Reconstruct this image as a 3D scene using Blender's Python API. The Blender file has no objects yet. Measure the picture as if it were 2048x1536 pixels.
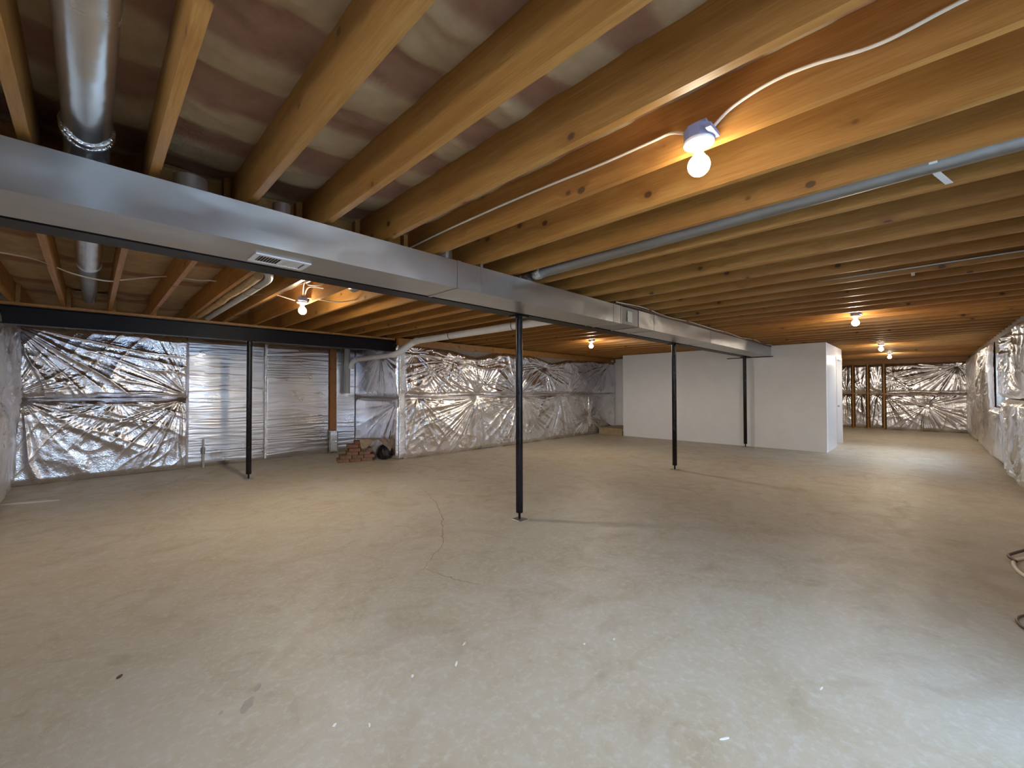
import bpy, bmesh, math, random
import numpy as np
from mathutils import Vector, Matrix
random.seed(7)
D = bpy.data
COL = bpy.context.scene.collection
SC = bpy.context.scene

# ------------------------------------------------------------------ camera
CAMH = 1.36
yaw, pit, rol = math.radians(44.699), math.radians(0.8646), math.radians(-0.1127)
F = Vector((math.cos(yaw)*math.cos(pit), math.sin(yaw)*math.cos(pit), math.sin(pit)))
R = Vector((math.sin(yaw), -math.cos(yaw), 0))
U = R.cross(F)
R2 = R*math.cos(rol) + U*math.sin(rol)
U2 = -R*math.sin(rol) + U*math.cos(rol)
cd = D.cameras.new('camera'); cam = D.objects.new('camera', cd); COL.objects.link(cam)
cd.sensor_width = 36.0; cd.lens = 834.14/2048*36.0; cd.clip_start = 0.03; cd.clip_end = 200
M4 = Matrix((R2, U2, -F)).transposed().to_4x4(); M4.translation = (0, 0, CAMH)
cam.matrix_world = M4
SC.camera = cam

# ------------------------------------------------------------------ world, daylight, exposure
SC.view_settings.view_transform = 'Standard'; SC.view_settings.look = 'None'
SC.view_settings.gamma = 1.0; SC.view_settings.use_curve_mapping = False
SC.view_settings.exposure = 1.0
try:
    SC.cycles.diffuse_bounces = 6; SC.cycles.glossy_bounces = 5; SC.cycles.max_bounces = 10
    SC.cycles.sample_clamp_indirect = 6.0
except Exception: pass
W = D.worlds.new('daylight'); SC.world = W; W.use_nodes = True
W.node_tree.nodes['Background'].inputs[0].default_value = (0.62, 0.78, 1.0, 1)
W.node_tree.nodes['Background'].inputs[1].default_value = 1.5
def area(name, loc, target, sx, sy, power, col):
    l = D.lights.new(name, 'AREA'); l.shape = 'RECTANGLE'; l.size = sx; l.size_y = sy
    l.energy = power; l.color = col
    o = D.objects.new(name, l); COL.objects.link(o); o.location = loc
    o.rotation_euler = (Vector(target)-Vector(loc)).to_track_quat('-Z', 'Y').to_euler()
    return o
# sky light falling through the glazed door beside the camera and through the small window further along
area('daylight_through_door', (1.7, -1.75, 1.75), (1.7, 0.3, 0.1), 2.2, 1.6, 52, (0.42, 0.68, 1.0))
area('left_fill_light', (-1.55, .9, 1.85), (.6, 1.3, .4), 1.3, 0.9, 28, (0.84, 0.90, 1.0))  # fill light added to brighten near joist sides and the left floor
area('daylight_through_window', (12.1, -1.7, 2.3), (11.3, 0.8, 0.0), 1.5, 0.9, 360, (0.56, 0.76, 1.0))
BULB_E = 175.0
BULB_C = (1.0, 0.86, 0.66)
BULB_W = 31.0          # downward part of each LED globe

# ------------------------------------------------------------------ materials
class NT:
    def __init__(s, name):
        s.m = D.materials.new(name); s.m.use_nodes = True
        s.t = s.m.node_tree; s.n = s.t.nodes; s.b = s.n['Principled BSDF']
    def new(s, typ, **kw):
        x = s.n.new(typ)
        for k, v in kw.items(): setattr(x, k, v)
        return x
    def link(s, a, b): s.t.links.new(a, b)
    def coords(s, scale=(1, 1, 1), kind='Object', rand=0.0):
        tc = s.new('ShaderNodeTexCoord'); mp = s.new('ShaderNodeMapping')
        mp.inputs['Scale'].default_value = scale
        s.link(tc.outputs[kind], mp.inputs[0])
        if rand:
            oi = s.new('ShaderNodeObjectInfo'); mu = s.new('ShaderNodeMath', operation='MULTIPLY'); mu.inputs[1].default_value = rand
            s.link(oi.outputs['Random'], mu.inputs[0])
            cb = s.new('ShaderNodeCombineXYZ')
            for i in range(3): s.link(mu.outputs[0], cb.inputs[i])
            s.link(cb.outputs[0], mp.inputs['Location'])
        return mp.outputs[0]
    def noise(s, vec, scale=5, detail=4, rough=.5, dist=0.0):
        x = s.new('ShaderNodeTexNoise'); x.inputs['Scale'].default_value = scale; x.inputs['Detail'].default_value = detail
        x.inputs['Roughness'].default_value = rough; x.inputs['Distortion'].default_value = dist
        s.link(vec, x.inputs['Vector']); return x.outputs['Fac']
    def ramp(s, fac, stops):
        x = s.new('ShaderNodeValToRGB'); e = x.color_ramp.elements
        while len(e) < len(stops): e.new(.5)
        for i, (p, c) in enumerate(stops):
            e[i].position = p; e[i].color = (*c, 1) if len(c) == 3 else c
        s.link(fac, x.inputs[0]); return x.outputs[0]
    def mix(s, fac, a, b, mode='MIX'):
        x = s.new('ShaderNodeMix', data_type='RGBA', blend_type=mode)
        for sock, v in ((x.inputs[0], fac), (x.inputs[6], a), (x.inputs[7], b)):
            if isinstance(v, (int, float)): sock.default_value = v
            elif isinstance(v, tuple): sock.default_value = (*v, 1) if len(v) == 3 else v
            else: s.link(v, sock)
        return x.outputs[2]
    def math(s, op, a, b=None):
        x = s.new('ShaderNodeMath', operation=op)
        for i, v in enumerate((a, b)):
            if v is None: continue
            if isinstance(v, (int, float)): x.inputs[i].default_value = v
            else: s.link(v, x.inputs[i])
        return x.outputs[0]
    def bump(s, h, strength=.3, dist=.01):
        x = s.new('ShaderNodeBump'); x.inputs['Strength'].default_value = strength; x.inputs['Distance'].default_value = dist
        s.link(h, x.inputs['Height']); s.link(x.outputs[0], s.b.inputs['Normal'])
    def set(s, col=None, rough=None, metal=None, spec=None):
        for key, v in (('Base Color', col), ('Roughness', rough), ('Metallic', metal), ('Specular IOR Level', spec)):
            if v is None: continue
            if isinstance(v, tuple): s.b.inputs[key].default_value = (*v, 1)
            elif isinstance(v, (int, float)): s.b.inputs[key].default_value = v
            else: s.link(v, s.b.inputs[key])
        return s

def mat_plain(name, col, rough=.5, metal=0., nscale=12, var=.12, bump=.05):
    s = NT(name); v = s.coords()
    n = s.noise(v, nscale, 3)
    c = s.ramp(n, [(.3, tuple(x*(1-var) for x in col)), (.7, tuple(min(1, x*(1+var)) for x in col))])
    s.set(c, rough, metal)
    if bump: s.bump(s.noise(v, nscale*6, 3), bump, .004)
    return s.m

def mat_wood(name, a, b, c):
    s = NT(name)
    tc = s.new('ShaderNodeTexCoord'); oi = s.new('ShaderNodeObjectInfo')
    off = s.new('ShaderNodeVectorMath', operation='SCALE'); off.inputs[0].default_value = (3.1, 37.0, 11.3)
    s.link(oi.outputs['Random'], off.inputs['Scale'])
    ad = s.new('ShaderNodeVectorMath', operation='ADD'); s.link(tc.outputs['Object'], ad.inputs[0]); s.link(off.outputs[0], ad.inputs[1])
    P = ad.outputs[0]
    def mp(sc):
        m = s.new('ShaderNodeMapping'); m.inputs['Scale'].default_value = sc; s.link(P, m.inputs[0]); return m.outputs[0]
    # knots: sparse voronoi cells squeezed along the board
    vo = s.new('ShaderNodeTexVoronoi'); vo.inputs['Scale'].default_value = 5.2; vo.inputs['Randomness'].default_value = 1.0
    s.link(mp((1, .85, 1.1)), vo.inputs['Vector'])
    sep = s.new('ShaderNodeSeparateColor'); s.link(vo.outputs['Color'], sep.inputs[0])
    pick = s.math('GREATER_THAN', sep.outputs[0], .25)
    kd = vo.outputs['Distance']
    knot = s.math('MULTIPLY', s.ramp(kd, [(.0, (1, 1, 1)), (.085, (1, 1, 1)), (.125, (0, 0, 0))]), pick)
    halo = s.math('MULTIPLY', s.ramp(kd, [(.08, (1, 1, 1)), (.34, (0, 0, 0))]), pick)
    # grain, bent around the knots
    warp = s.new('ShaderNodeVectorMath', operation='SCALE'); s.link(s.new('ShaderNodeCombineXYZ').outputs[0], warp.inputs[0])
    cz = s.new('ShaderNodeCombineXYZ'); s.link(s.math('MULTIPLY', halo, .35), cz.inputs[2])
    g0 = s.new('ShaderNodeVectorMath', operation='ADD'); s.link(mp((9, .55, 9)), g0.inputs[0]); s.link(cz.outputs[0], g0.inputs[1])
    g1 = s.noise(g0.outputs[0], 2.2, 5, .6, .6)
    g2 = s.noise(mp((60, 2.5, 60)), 3, 2, .5)
    big = s.noise(mp((1, .5, 1)), 1.2, 2)
    col = s.ramp(g1, [(.28, a), (.5, b), (.75, c)])
    col = s.mix(s.ramp(g2, [(.35, (0, 0, 0)), (.75, (1, 1, 1))]), col, s.mix(1.0, col, (.80, .72, .62), 'MULTIPLY'))
    col = s.mix(s.ramp(big, [(.35, (0, 0, 0)), (.7, (.6, .6, .6))]), col, s.mix(1.0, col, (.78, .76, .66), 'MULTIPLY'))
    tone = s.ramp(oi.outputs['Random'], [(0, (.84, .82, .80)), (.5, (1, 1, 1)), (1, (1.0, .93, .84))])
    col = s.mix(1.0, col, tone, 'MULTIPLY')
    col = s.mix(s.math('MULTIPLY', halo, .35), col, (a[0]*.6, a[1]*.5, a[2]*.45))
    col = s.mix(s.math('MULTIPLY', knot, .85), col, (.075, .032, .015))
    s.set(col, .48, 0, .5)
    s.bump(s.math('ADD', g2, s.math('MULTIPLY', knot, .6)), .10, .003)
    return s.m

def mat_foil(name, col, rough, metal=1.0, fine=.35, nsc=38, dust=0.0):
    s = NT(name); v = s.coords(kind='Object')
    n = s.noise(v, 3.0, 3); r = s.ramp(n, [(.3, (rough*.75,)*3), (.75, (rough*1.5,)*3)])
    c = s.ramp(s.noise(v, 1.3, 4), [(.3, tuple(x*.86 for x in col)), (.7, col)])
    if dust:
        dn = s.ramp(s.noise(v, .9, 5, .6), [(.45, (0, 0, 0)), (.62, (dust,)*3)])
        c = s.mix(dn, c, (.42, .35, .28)); s.set(metal=s.math('SUBTRACT', metal, dn))
    else: s.set(metal=metal)
    s.set(c, r)
    vo = s.new('ShaderNodeTexVoronoi'); vo.feature = 'DISTANCE_TO_EDGE'; vo.inputs['Scale'].default_value = nsc
    wv = s.new('ShaderNodeVectorMath', operation='ADD'); nz = s.new('ShaderNodeTexNoise'); nz.inputs['Scale'].default_value = 7
    s.link(v, nz.inputs['Vector']); sc = s.new('ShaderNodeVectorMath', operation='SCALE'); sc.inputs['Scale'].default_value = .12
    s.link(nz.outputs['Color'], sc.inputs[0]); s.link(v, wv.inputs[0]); s.link(sc.outputs[0], wv.inputs[1]); s.link(wv.outputs[0], vo.inputs['Vector'])
    h = s.math('ADD', s.math('MINIMUM', vo.outputs['Distance'], .25), s.math('MULTIPLY', s.noise(v, nsc*.8, 4, .6), .6))
    if nsc >= 60 and rough > .3: h = s.noise(v, 40, 4, .6)
    s.bump(h, fine, .012)
    return s.m

def mat_concrete():
    s = NT('concrete_floor'); v = s.coords(kind='Object')
    n1 = s.noise(v, .55, 5, .55, .6); n2 = s.noise(v, 3.2, 6, .62, 1.4); n3 = s.noise(v, 26, 5, .65); n4 = s.noise(v, 1.4, 3, .5, 2.0)
    c = s.ramp(n1, [(.3, (.42, .335, .225)), (.5, (.465, .40, .295)), (.7, (.50, .455, .37))])
    c = s.mix(s.ramp(n2, [(.30, (0, 0, 0)), (.75, (.55, .55, .55))]), c, (.58, .55, .50))
    c = s.mix(s.ramp(n2, [(.22, (.6, .6, .6)), (.40, (0, 0, 0))]), c, (.36, .31, .245))
    c = s.mix(s.ramp(n3, [(.50, (0, 0, 0)), (.70, (.5, .5, .5))]), c, (.62, .61, .58))
    # brown stains scattered over the whole slab
    st = s.ramp(n4, [(.55, (0, 0, 0)), (.66, (.35, .35, .35))]); c = s.mix(st, c, (.36, .29, .21))
    # the light streak by the left wall is a separate painted patch
    s.set(c, s.ramp(n2, [(.3, (.62,)*3), (.7, (.44,)*3)]), 0, .42)
    s.bump(s.math('ADD', s.math('MULTIPLY', n2, 1.0), s.math('MULTIPLY', n3, .5)), .45, .012)
    return s.m

def mat_batt():
    # facing paper in tan with bare pink fibre between, banded across the bay; the same bands are stepped in the mesh
    s = NT('insulation_facing'); at = s.new('ShaderNodeAttribute'); at.attribute_name = 'band'
    v = s.coords((1, 1, 1), rand=9.0); n = s.noise(v, 7, 5, .6)
    tan = s.ramp(n, [(.3, (.36, .255, .145)), (.7, (.46, .34, .20))]); pink = s.ramp(n, [(.3, (.24, .125, .075)), (.7, (.33, .185, .12))])
    s.set(s.mix(at.outputs['Fac'], pink, tan), .8, 0, .2)
    s.bump(s.noise(v, 30, 4, .6), .3, .01)
    return s.m

def mat_bulb(k):
    s = NT('bulb_glow'); s.set((1, 1, 1), .4)
    s.b.inputs['Emission Color'].default_value = (*BULB_C, 1); s.b.inputs['Emission Strength'].default_value = BULB_E*k
    return s.m

def mat_galv(name, k=.50, rough=.30):
    s = NT(name); v = s.coords()
    vo = s.new('ShaderNodeTexVoronoi'); vo.inputs['Scale'].default_value = 26; s.link(v, vo.inputs['Vector'])
    c = s.ramp(vo.outputs['Color'], [(0, (k*.97, k*.98, k*.98)), (1, (k*1.03, k*1.03, k*1.02))])
    n = s.noise(s.coords((.8, 3, 3)), 1.5, 4, .5, .5)
    s.set(s.mix(n, c, (k*1.05, k*1.05, k*1.04)), s.ramp(n, [(.3, (rough,)*3), (.7, (rough*1.45,)*3)]), .88)
    s.bump(s.noise(v, 2.6, 3), .5, .03)
    return s.m

MW = mat_wood('joist_wood', (.345, .156, .036), (.425, .213, .054), (.51, .284, .086))
MW2 = mat_wood('stud_wood', (.30, .13, .045), (.38, .17, .06), (.46, .22, .085))
MFO = mat_foil('foil_facing', (.90, .90, .96), .22, fine=.30, nsc=34)
MFD = mat_foil('foil_facing_dusty', (.90, .89, .92), .24, fine=.28, nsc=30, dust=.35)
MFB = mat_foil('foil_board_facing', (.74, .72, .73), .33, fine=.10, nsc=60)
MFR = mat_foil('foil_vapour_sheet', (.92, .92, .95), .30, metal=.92, fine=.22, nsc=24, dust=.15)
MTAPE = mat_foil('foil_tape', (.95, .95, .96), .16, fine=.6, nsc=60)
MCON = mat_concrete()
MBATT = mat_batt()
MGALV = mat_galv('galvanised_sheet')
MGALVD = mat_galv('galvanised_dark', .36, .42)
MROUND = mat_galv('round_duct_metal', .58, .2)
MPIPE = mat_galv('grey_pipe_metal', .32, .33)
MBLK = mat_plain('black_paint', (.007, .007, .010), .25, 0, 8, .2, .04); MBLK.node_tree.nodes['Principled BSDF'].inputs['Specular IOR Level'].default_value = .3
MBEAM = mat_plain('black_steel', (.007, .006, .008), .45, .0, 4, .25, .10); MBEAM.node_tree.nodes['Principled BSDF'].inputs['Specular IOR Level'].default_value = .22
MWALL = mat_plain('white_drywall', (.86, .90, .95), .62, 0, 3, .02, .02)
MTRIM = mat_plain('white_trim_paint', (.78, .78, .78), .35, 0, 3, .02, .02)
MGLOSS = mat_plain('white_satin_paint', (.80, .84, .92), .25, 0, 3, .02, .02)
MPVC = mat_plain('white_pvc', (.84, .84, .84), .38, 0, 6, .04, .02)
MPVCG = mat_plain('grey_pvc', (.45, .46, .45), .45, 0, 6, .06, .02)
MBOX = mat_plain('blue_box_plastic', (.22, .26, .42), .5, 0, 6, .06, .02)
MCER = mat_plain('lampholder_porcelain', (.85, .84, .80), .3, 0, 6, .02, .0)
MBULB = mat_bulb(1.0); MBULB1 = mat_bulb(.38)
MCABLE = mat_plain('cable_white', (.78, .72, .60), .5, 0, 20, .04, .0)
MCABLED = mat_plain('cable_dark', (.10, .05, .035), .5, 0, 20, .1, .0)
MDARK = mat_plain('dark_recess_and_shadow', (.02, .018, .018), .8, 0, 6, .1, .0)
MBRICK = mat_plain('red_brick', (.22, .105, .07), .9, 0, 18, .3, .4)
MBRICK2 = mat_plain('brown_brick', (.20, .12, .08), .9, 0, 18, .3, .4)
MBAG = mat_plain('black_plastic', (.012, .011, .011), .3, 0, 10, .2, .3)
MCLOTH = mat_plain('brown_paper_sheet', (.30, .22, .16), .85, 0, 12, .2, .3)
MKRAFT = mat_plain('kraft_wrap', (.50, .34, .18), .75, 0, 9, .2, .2)
MBLOCK = mat_plain('foundation_concrete', (.30, .27, .24), .9, 0, 7, .12, .3)
MSTEP = mat_plain('raw_timber_step', (.42, .32, .20), .7, 0, 6, .15, .1)
MSUB = mat_plain('subfloor_board', (.24, .15, .09), .8, 0, 6, .2, .1)
MCRACK = mat_plain('crack_dirt', (.31, .245, .175), .95, 0, 30, .2, .0)
MCHIP = mat_plain('plaster_chip', (.85, .85, .84), .7, 0, 30, .03, .0)
MSTREAK = mat_plain('painted_light_streak', (.85, .84, .82), .9, 0, 14, .06, .1)
MPRINT = mat_plain('damp_print', (.40, .365, .31), .8, 0, 14, .10, .1)
MTAG = mat_plain('paper_tag', (.78, .73, .60), .7, 0, 20, .04, .0)
s = NT('clear_glass'); s.b.inputs['Transmission Weight'].default_value = 1.0; s.set((1, 1, 1), .02); s.b.inputs['IOR'].default_value = 1.05; MGLASS = s.m

# ------------------------------------------------------------------ mesh helpers
class MB:
    def __init__(s): s.v = []; s.f = []
    def box(s, x0, x1, y0, y1, z0, z1):
        b = len(s.v)
        s.v += [(x, y, z) for x in (x0, x1) for y in (y0, y1) for z in (z0, z1)]
        s.f += [tuple(b+i for i in q) for q in ((0, 1, 3, 2), (4, 6, 7, 5), (0, 4, 5, 1), (2, 3, 7, 6), (0, 2, 6, 4), (1, 5, 7, 3))]
        return s
    def prism(s, prof, a0, a1, axis):   # prof: list of 2D points in the plane across the axis
        b = len(s.v); n = len(prof)
        for a in (a0, a1):
            for p, q in prof:
                s.v.append({'x': (a, p, q), 'y': (p, a, q), 'z': (p, q, a)}[axis])
        for i in range(n):
            j = (i+1) % n; s.f.append((b+i, b+j, b+n+j, b+n+i))
        s.f.append(tuple(b+i for i in range(n))[::-1]); s.f.append(tuple(b+n+i for i in range(n)))
        return s
    def tube(s, pts, r, seg=12, cap=True, rr=None):
        pts = [Vector(p) for p in pts]
        if not rr: pts = [q for i, q in enumerate(pts) if i == 0 or (q-pts[i-1]).length > 1e-5]
        b = len(s.v); n = len(pts); up = None
        for i, p in enumerate(pts):
            t = (pts[min(i+1, n-1)]-pts[max(i-1, 0)]).normalized()
            if up is None:
                up = Vector((0, 0, 1)) if abs(t.z) < .9 else Vector((1, 0, 0))
            a = t.cross(up).normalized(); c = a.cross(t).normalized(); up = c
            q = rr[i] if rr else r
            for k in range(seg):
                an = 2*math.pi*k/seg; s.v.append(tuple(p + a*(math.cos(an)*q) + c*(math.sin(an)*q)))
        for i in range(n-1):
            for k in range(seg):
                k2 = (k+1) % seg; s.f.append((b+i*seg+k, b+i*seg+k2, b+(i+1)*seg+k2, b+(i+1)*seg+k))
        if cap:
            s.f.append(tuple(b+k for k in range(seg))[::-1]); s.f.append(tuple(b+(n-1)*seg+k for k in range(seg)))
        return s
    def lathe(s, prof, cx, cy, seg=24):   # prof (r, z)
        b = len(s.v); n = len(prof)
        for r, z in prof:
            for k in range(seg):
                an = 2*math.pi*k/seg; s.v.append((cx+r*math.cos(an), cy+r*math.sin(an), z))
        for i in range(n-1):
            for k in range(seg):
                k2 = (k+1) % seg; s.f.append((b+i*seg+k, b+i*seg+k2, b+(i+1)*seg+k2, b+(i+1)*seg+k))
        if prof[0][0] > 1e-4: s.f.append(tuple(b+k for k in range(seg))[::-1])
        if prof[-1][0] > 1e-4: s.f.append(tuple(b+(n-1)*seg+k for k in range(seg)))
        return s
    def mesh(s, name, m, smooth=False, bevel=0):
        me = D.meshes.new(name); me.from_pydata(s.v, [], s.f); me.update()
        bm = bmesh.new(); bm.from_mesh(me)
        bmesh.ops.recalc_face_normals(bm, faces=bm.faces)
        if bevel: bmesh.ops.bevel(bm, geom=list(bm.edges), offset=bevel, segments=1, affect='EDGES')
        bm.to_mesh(me); bm.free(); me.materials.append(m)
        if smooth: me.polygons.foreach_set('use_smooth', [True]*len(me.polygons))
        return me
    def obj(s, name, m, parent=None, smooth=False, bevel=0, loc=None):
        return link(name, s.mesh(name, m, smooth, bevel), parent, loc)

def link(name, me, parent=None, loc=None):
    o = D.objects.new(name, me); COL.objects.link(o)
    if parent is not None:
        o.parent = parent
        if parent.type == 'EMPTY' or loc is None:
            o.matrix_parent_inverse = Matrix.Translation(-Vector(parent.location))
    if loc is not None: o.location = loc
    return o
def smooth_sides(o, ang=40):
    o.data.polygons.foreach_set('use_smooth', [True]*len(o.data.polygons))
    try: o.data.set_sharp_from_angle(angle=math.radians(ang))
    except Exception: pass
    return o
def tag(o, label, cat, group=None):
    o['label'] = label; o['category'] = cat
    if group: o['group'] = group
    return o
def thing(name, loc, label, cat, group=None):
    o = D.objects.new(name, None); COL.objects.link(o); o.location = loc; o.empty_display_size = .1
    return tag(o, label, cat, group)
def struct(o): o['kind'] = 'structure'; return o

# ------------------------------------------------------------------ noise (numpy)
_T = np.random.RandomState(11).rand(256, 256)
def vnoise(x, y, seed=0):
    x = x + seed*17.31; y = y + seed*9.77
    xi = np.floor(x).astype(int); yi = np.floor(y).astype(int); fx = x-xi; fy = y-yi
    fx = fx*fx*(3-2*fx); fy = fy*fy*(3-2*fy)
    g = lambda a, b: _T[a & 255, b & 255]
    return (g(xi, yi)*(1-fx)+g(xi+1, yi)*fx)*(1-fy) + (g(xi, yi+1)*(1-fx)+g(xi+1, yi+1)*fx)*fy
def fnoise(x, y, seed=0):      # piecewise-linear noise on triangles: flat facets with crisp folds
    x = x + seed*7.13; y = y + seed*3.71
    xi = np.floor(x).astype(int); yi = np.floor(y).astype(int); fx = x-xi; fy = y-yi
    g = lambda a, b: _T[a & 255, b & 255]
    a, b, c, d = g(xi, yi), g(xi+1, yi), g(xi, yi+1), g(xi+1, yi+1)
    return np.where(fx+fy < 1, a+(b-a)*fx+(c-a)*fy, d+(c-d)*(1-fx)+(b-d)*(1-fy))
def ridge(x, y, seed=0): return 1-np.abs(2*vnoise(x, y, seed)-1)
def foil_height(u, v, w, h, seed, pins, style):
    d = np.zeros_like(u)
    if style in ('crumple', 'drape', 'smooth'):
        k = {'crumple': 1.0, 'drape': .75, 'smooth': .45}[style]
        wu = u + .22*vnoise(u*1.6, v*1.6, seed+1); wv = v + .22*vnoise(u*1.6, v*1.6, seed+2)
        d += .030*k*vnoise(wu*1.6, wv*1.9, seed+3)
        # patchiness: some areas stay nearly smooth, others are crushed
        pt = np.clip((vnoise(u*1.3, v*1.5, seed+13)-.35)*2.6, .12, 1)
        # long, sharp diagonal creases
        d += .013*k*ridge(wu*1.2+wv*2.6, (wv-wu)*.7, seed+4)**5 + .009*k*ridge(wu*3.4-wv*2.8, (wv+wu)*1.0, seed+5)**5
        d += .007*k*pt*ridge(wu*7.2+wv*3.1, wv*5.0-wu*1.4, seed+6)**3
        # faceted crumple (linear interpolation keeps the edges hard)
        d += pt*k*(.0105*fnoise(wu*9+wv*3, wv*9-wu*3, seed+7) + .0050*fnoise(wu*21-wv*5, wv*19+wu*7, seed+8) + .0022*fnoise(wu*43, wv*41, seed+9))
        for i, (pu, pv, rad, s_) in enumerate(pins):
            du, dv = u-pu, v-pv; r = np.hypot(du, dv)+1e-3; th = np.arctan2(dv, du)
            env = np.exp(-(r/rad)**2)*np.clip(r/.10, 0, 1)
            tw = th + .10*(vnoise(u*2, v*2, seed+18+i)-.5)
            cr = ridge(tw*5.2+50, r*.55+i*3.1, seed+20+i)**3 + .55*ridge(tw*12.5+80, r*.8, seed+40+i)**2
            d += s_*.034*env*cr*(.25+r/rad)
            d -= s_*.030*np.exp(-(r/.14)**2)
        if style == 'drape':
            d += .05*ridge(u*1.5+.25*vnoise(u, v*1.2, seed+60), v*.25, seed+61)**2 + .02*ridge(u*4.5, v*.6, seed+62)**2
    elif style == 'board':
        wv = v + .03*vnoise(u*1.3, v*3, seed+1) + .010*vnoise(u*7, v*9, seed+2)
        am = .45+.9*vnoise(u*1.8, v*2.2, seed+7)
        d += am*(.0042*ridge(u*1.3, wv*23, seed+3)**3 + .0022*ridge(u*3.1, wv*47, seed+4)**2) + .006*vnoise(u*1.4, v*1.2, seed+5)
    return d
def foil(name, origin, udir, vdir, ndir, w, h, res, seed, pins=(), style='crumple', m=None, label='', hem=.02, top=.0, mask=None, group=None, parent=None, amp=1.0, bulge=.03):
    nu, nv = max(2, int(w/res)+1), max(2, int(h/(res*(.55 if style == 'board' else 1)))+1)
    u = np.linspace(0, w, nu); v = np.linspace(0, h, nv); uu, vv = np.meshgrid(u, v, indexing='ij')
    d = foil_height(uu, vv, w, h, seed, pins, style)*amp
    eb = np.clip(np.minimum(vv, h-vv)/.10, 0, 1); eb = eb*(2-eb)
    eu = np.clip(np.minimum(uu, w-uu)/.025, 0, 1)
    d = d*(.25+.75*eb)*(.3+.7*eu) + bulge*eb*eu
    d = np.maximum(d, 0)      # never behind the wall it hangs on
    vd = vv.copy()
    vd += (1-vv/h)*hem*(vnoise(uu*2.7, uu*0+3, seed+70)-.4)*2 - (vv/h)*top*(vnoise(uu*1.1, uu*0+5, seed+71)**1.5)*2
    o = np.array(origin, float); ud, vdn, nd = (np.array(q, float) for q in (udir, vdir, ndir))
    P = o + uu[..., None]*ud + vd[..., None]*vdn + (d+.004)[..., None]*nd
    idx = np.arange(nu*nv).reshape(nu, nv)
    q = np.stack([idx[:-1, :-1], idx[1:, :-1], idx[1:, 1:], idx[:-1, 1:]], -1).reshape(-1, 4)
    if np.dot(np.cross(ud, vdn), nd) < 0: q = q[:, ::-1]
    me = D.meshes.new(name)
    me.vertices.add(nu*nv); me.vertices.foreach_set('co', P.reshape(-1).astype(np.float32))
    me.loops.add(q.size); me.loops.foreach_set('vertex_index', q.reshape(-1).astype(np.int32))
    me.polygons.add(len(q)); me.polygons.foreach_set('loop_start', np.arange(0, q.size, 4, dtype=np.int32))
    me.update(calc_edges=True); me.validate()
    me.polygons.foreach_set('use_smooth', [True]*len(me.polygons))
    me.materials.append(m or MFO)
    ob = link(name, me, parent)
    if parent is None: tag(ob, label, 'insulation', group)
    return ob

# ------------------------------------------------------------------ dimensions
XL, XE, YR, YB = -.82, 19.1, -1.00, 9.22
ZJ = 2.39; JD = .286; S = .4064; X0 = -.2203; JT = .038
YW = 7.36; XW = 4.27            # inner wall line and its corner
YD0, YD1, ZD0, ZD1 = 2.544, 2.933, 2.148, 2.358
BX, BY0, BY1 = 11.18, 1.51, 6.40

# ------------------------------------------------------------------ setting
m = MB(); m.box(XL-.2, XE+.2, YR-.2, YB+.2, -.12, 0); FLOOR = struct(m.obj('floor', MCON))
m = MB(); m.box(XL-.2, XE+.2, YR-.2, YB+.2, ZJ+JD, ZJ+JD+.03); CEIL = struct(m.obj('ceiling', MSUB))
LY0, LY1, LZ0, LZ1 = .2, 1.6, 1.15, 2.1
m = MB(); m.box(XL-.2, XL, YR-.2, LY0, 0, ZJ+JD).box(XL-.2, XL, LY1, YB+.2, 0, ZJ+JD).box(XL-.2, XL, LY0, LY1, 0, LZ0).box(XL-.2, XL, LY0, LY1, LZ1, ZJ+JD)
struct(m.obj('wall_left', MWALL))
m = MB()
for a, b, c, d in ((LY0, LY1, LZ1-.05, LZ1), (LY0, LY1, LZ0, LZ0+.05), (LY0, LY0+.05, LZ0+.05, LZ1-.05), (LY1-.05, LY1, LZ0+.05, LZ1-.05), ((LY0+LY1)/2-.02, (LY0+LY1)/2+.02, LZ0+.05, LZ1-.05)):
    m.box(XL-.16, XL-.11, a, b, c, d)
WN2 = struct(m.obj('added_window', MTRIM))  # unseen window, added as the way in for the left fill light
MB().box(XL-.14, XL-.135, LY0+.05, LY1-.05, LZ0+.05, LZ1-.05).obj('pane', MGLASS, WN2)
m = MB(); m.box(XL, XE, YB, YB+.2, 0, ZJ+JD); struct(m.obj('wall_back', MBLOCK))
m = MB(); m.box(XE, XE+.2, YR-.2, YB+.2, 0, ZJ+JD); struct(m.obj('wall_end', MKRAFT))
# right wall with a glazed door beside the camera and a small window further on
DX0, DX1, DZ = .55, 2.75, 2.08
WX0, WX1, WZ0, WZ1 = 10.9, 12.5, 1.05, 2.05
m = MB()
m.box(XL, DX0, YR-.2, YR, 0, ZJ+JD).box(DX0, DX1, YR-.2, YR, DZ, ZJ+JD).box(DX1, WX0, YR-.2, YR, 0, ZJ+JD)
m.box(WX0, WX1, YR-.2, YR, 0, WZ0).box(WX0, WX1, YR-.2, YR, WZ1, ZJ+JD).box(WX1, XE, YR-.2, YR, 0, ZJ+JD)
struct(m.obj('wall_right', MBLOCK))
m = MB()
for a, b, c, d in ((DX0, DX1, DZ-.06, DZ), (DX0, DX1, 0, .05), (DX0, DX0+.07, .05, DZ-.06), (DX1-.07, DX1, .05, DZ-.06), ((DX0+DX1)/2-.05, (DX0+DX1)/2+.05, .05, DZ-.06)):
    m.box(a, b, YR-.12, YR-.06, c, d)
DR = struct(m.obj('door_1', MTRIM))
MB().box(DX0+.07, DX1-.07, YR-.095, YR-.09, .05, DZ-.06).obj('pane', MGLASS, DR)
m = MB()
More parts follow.
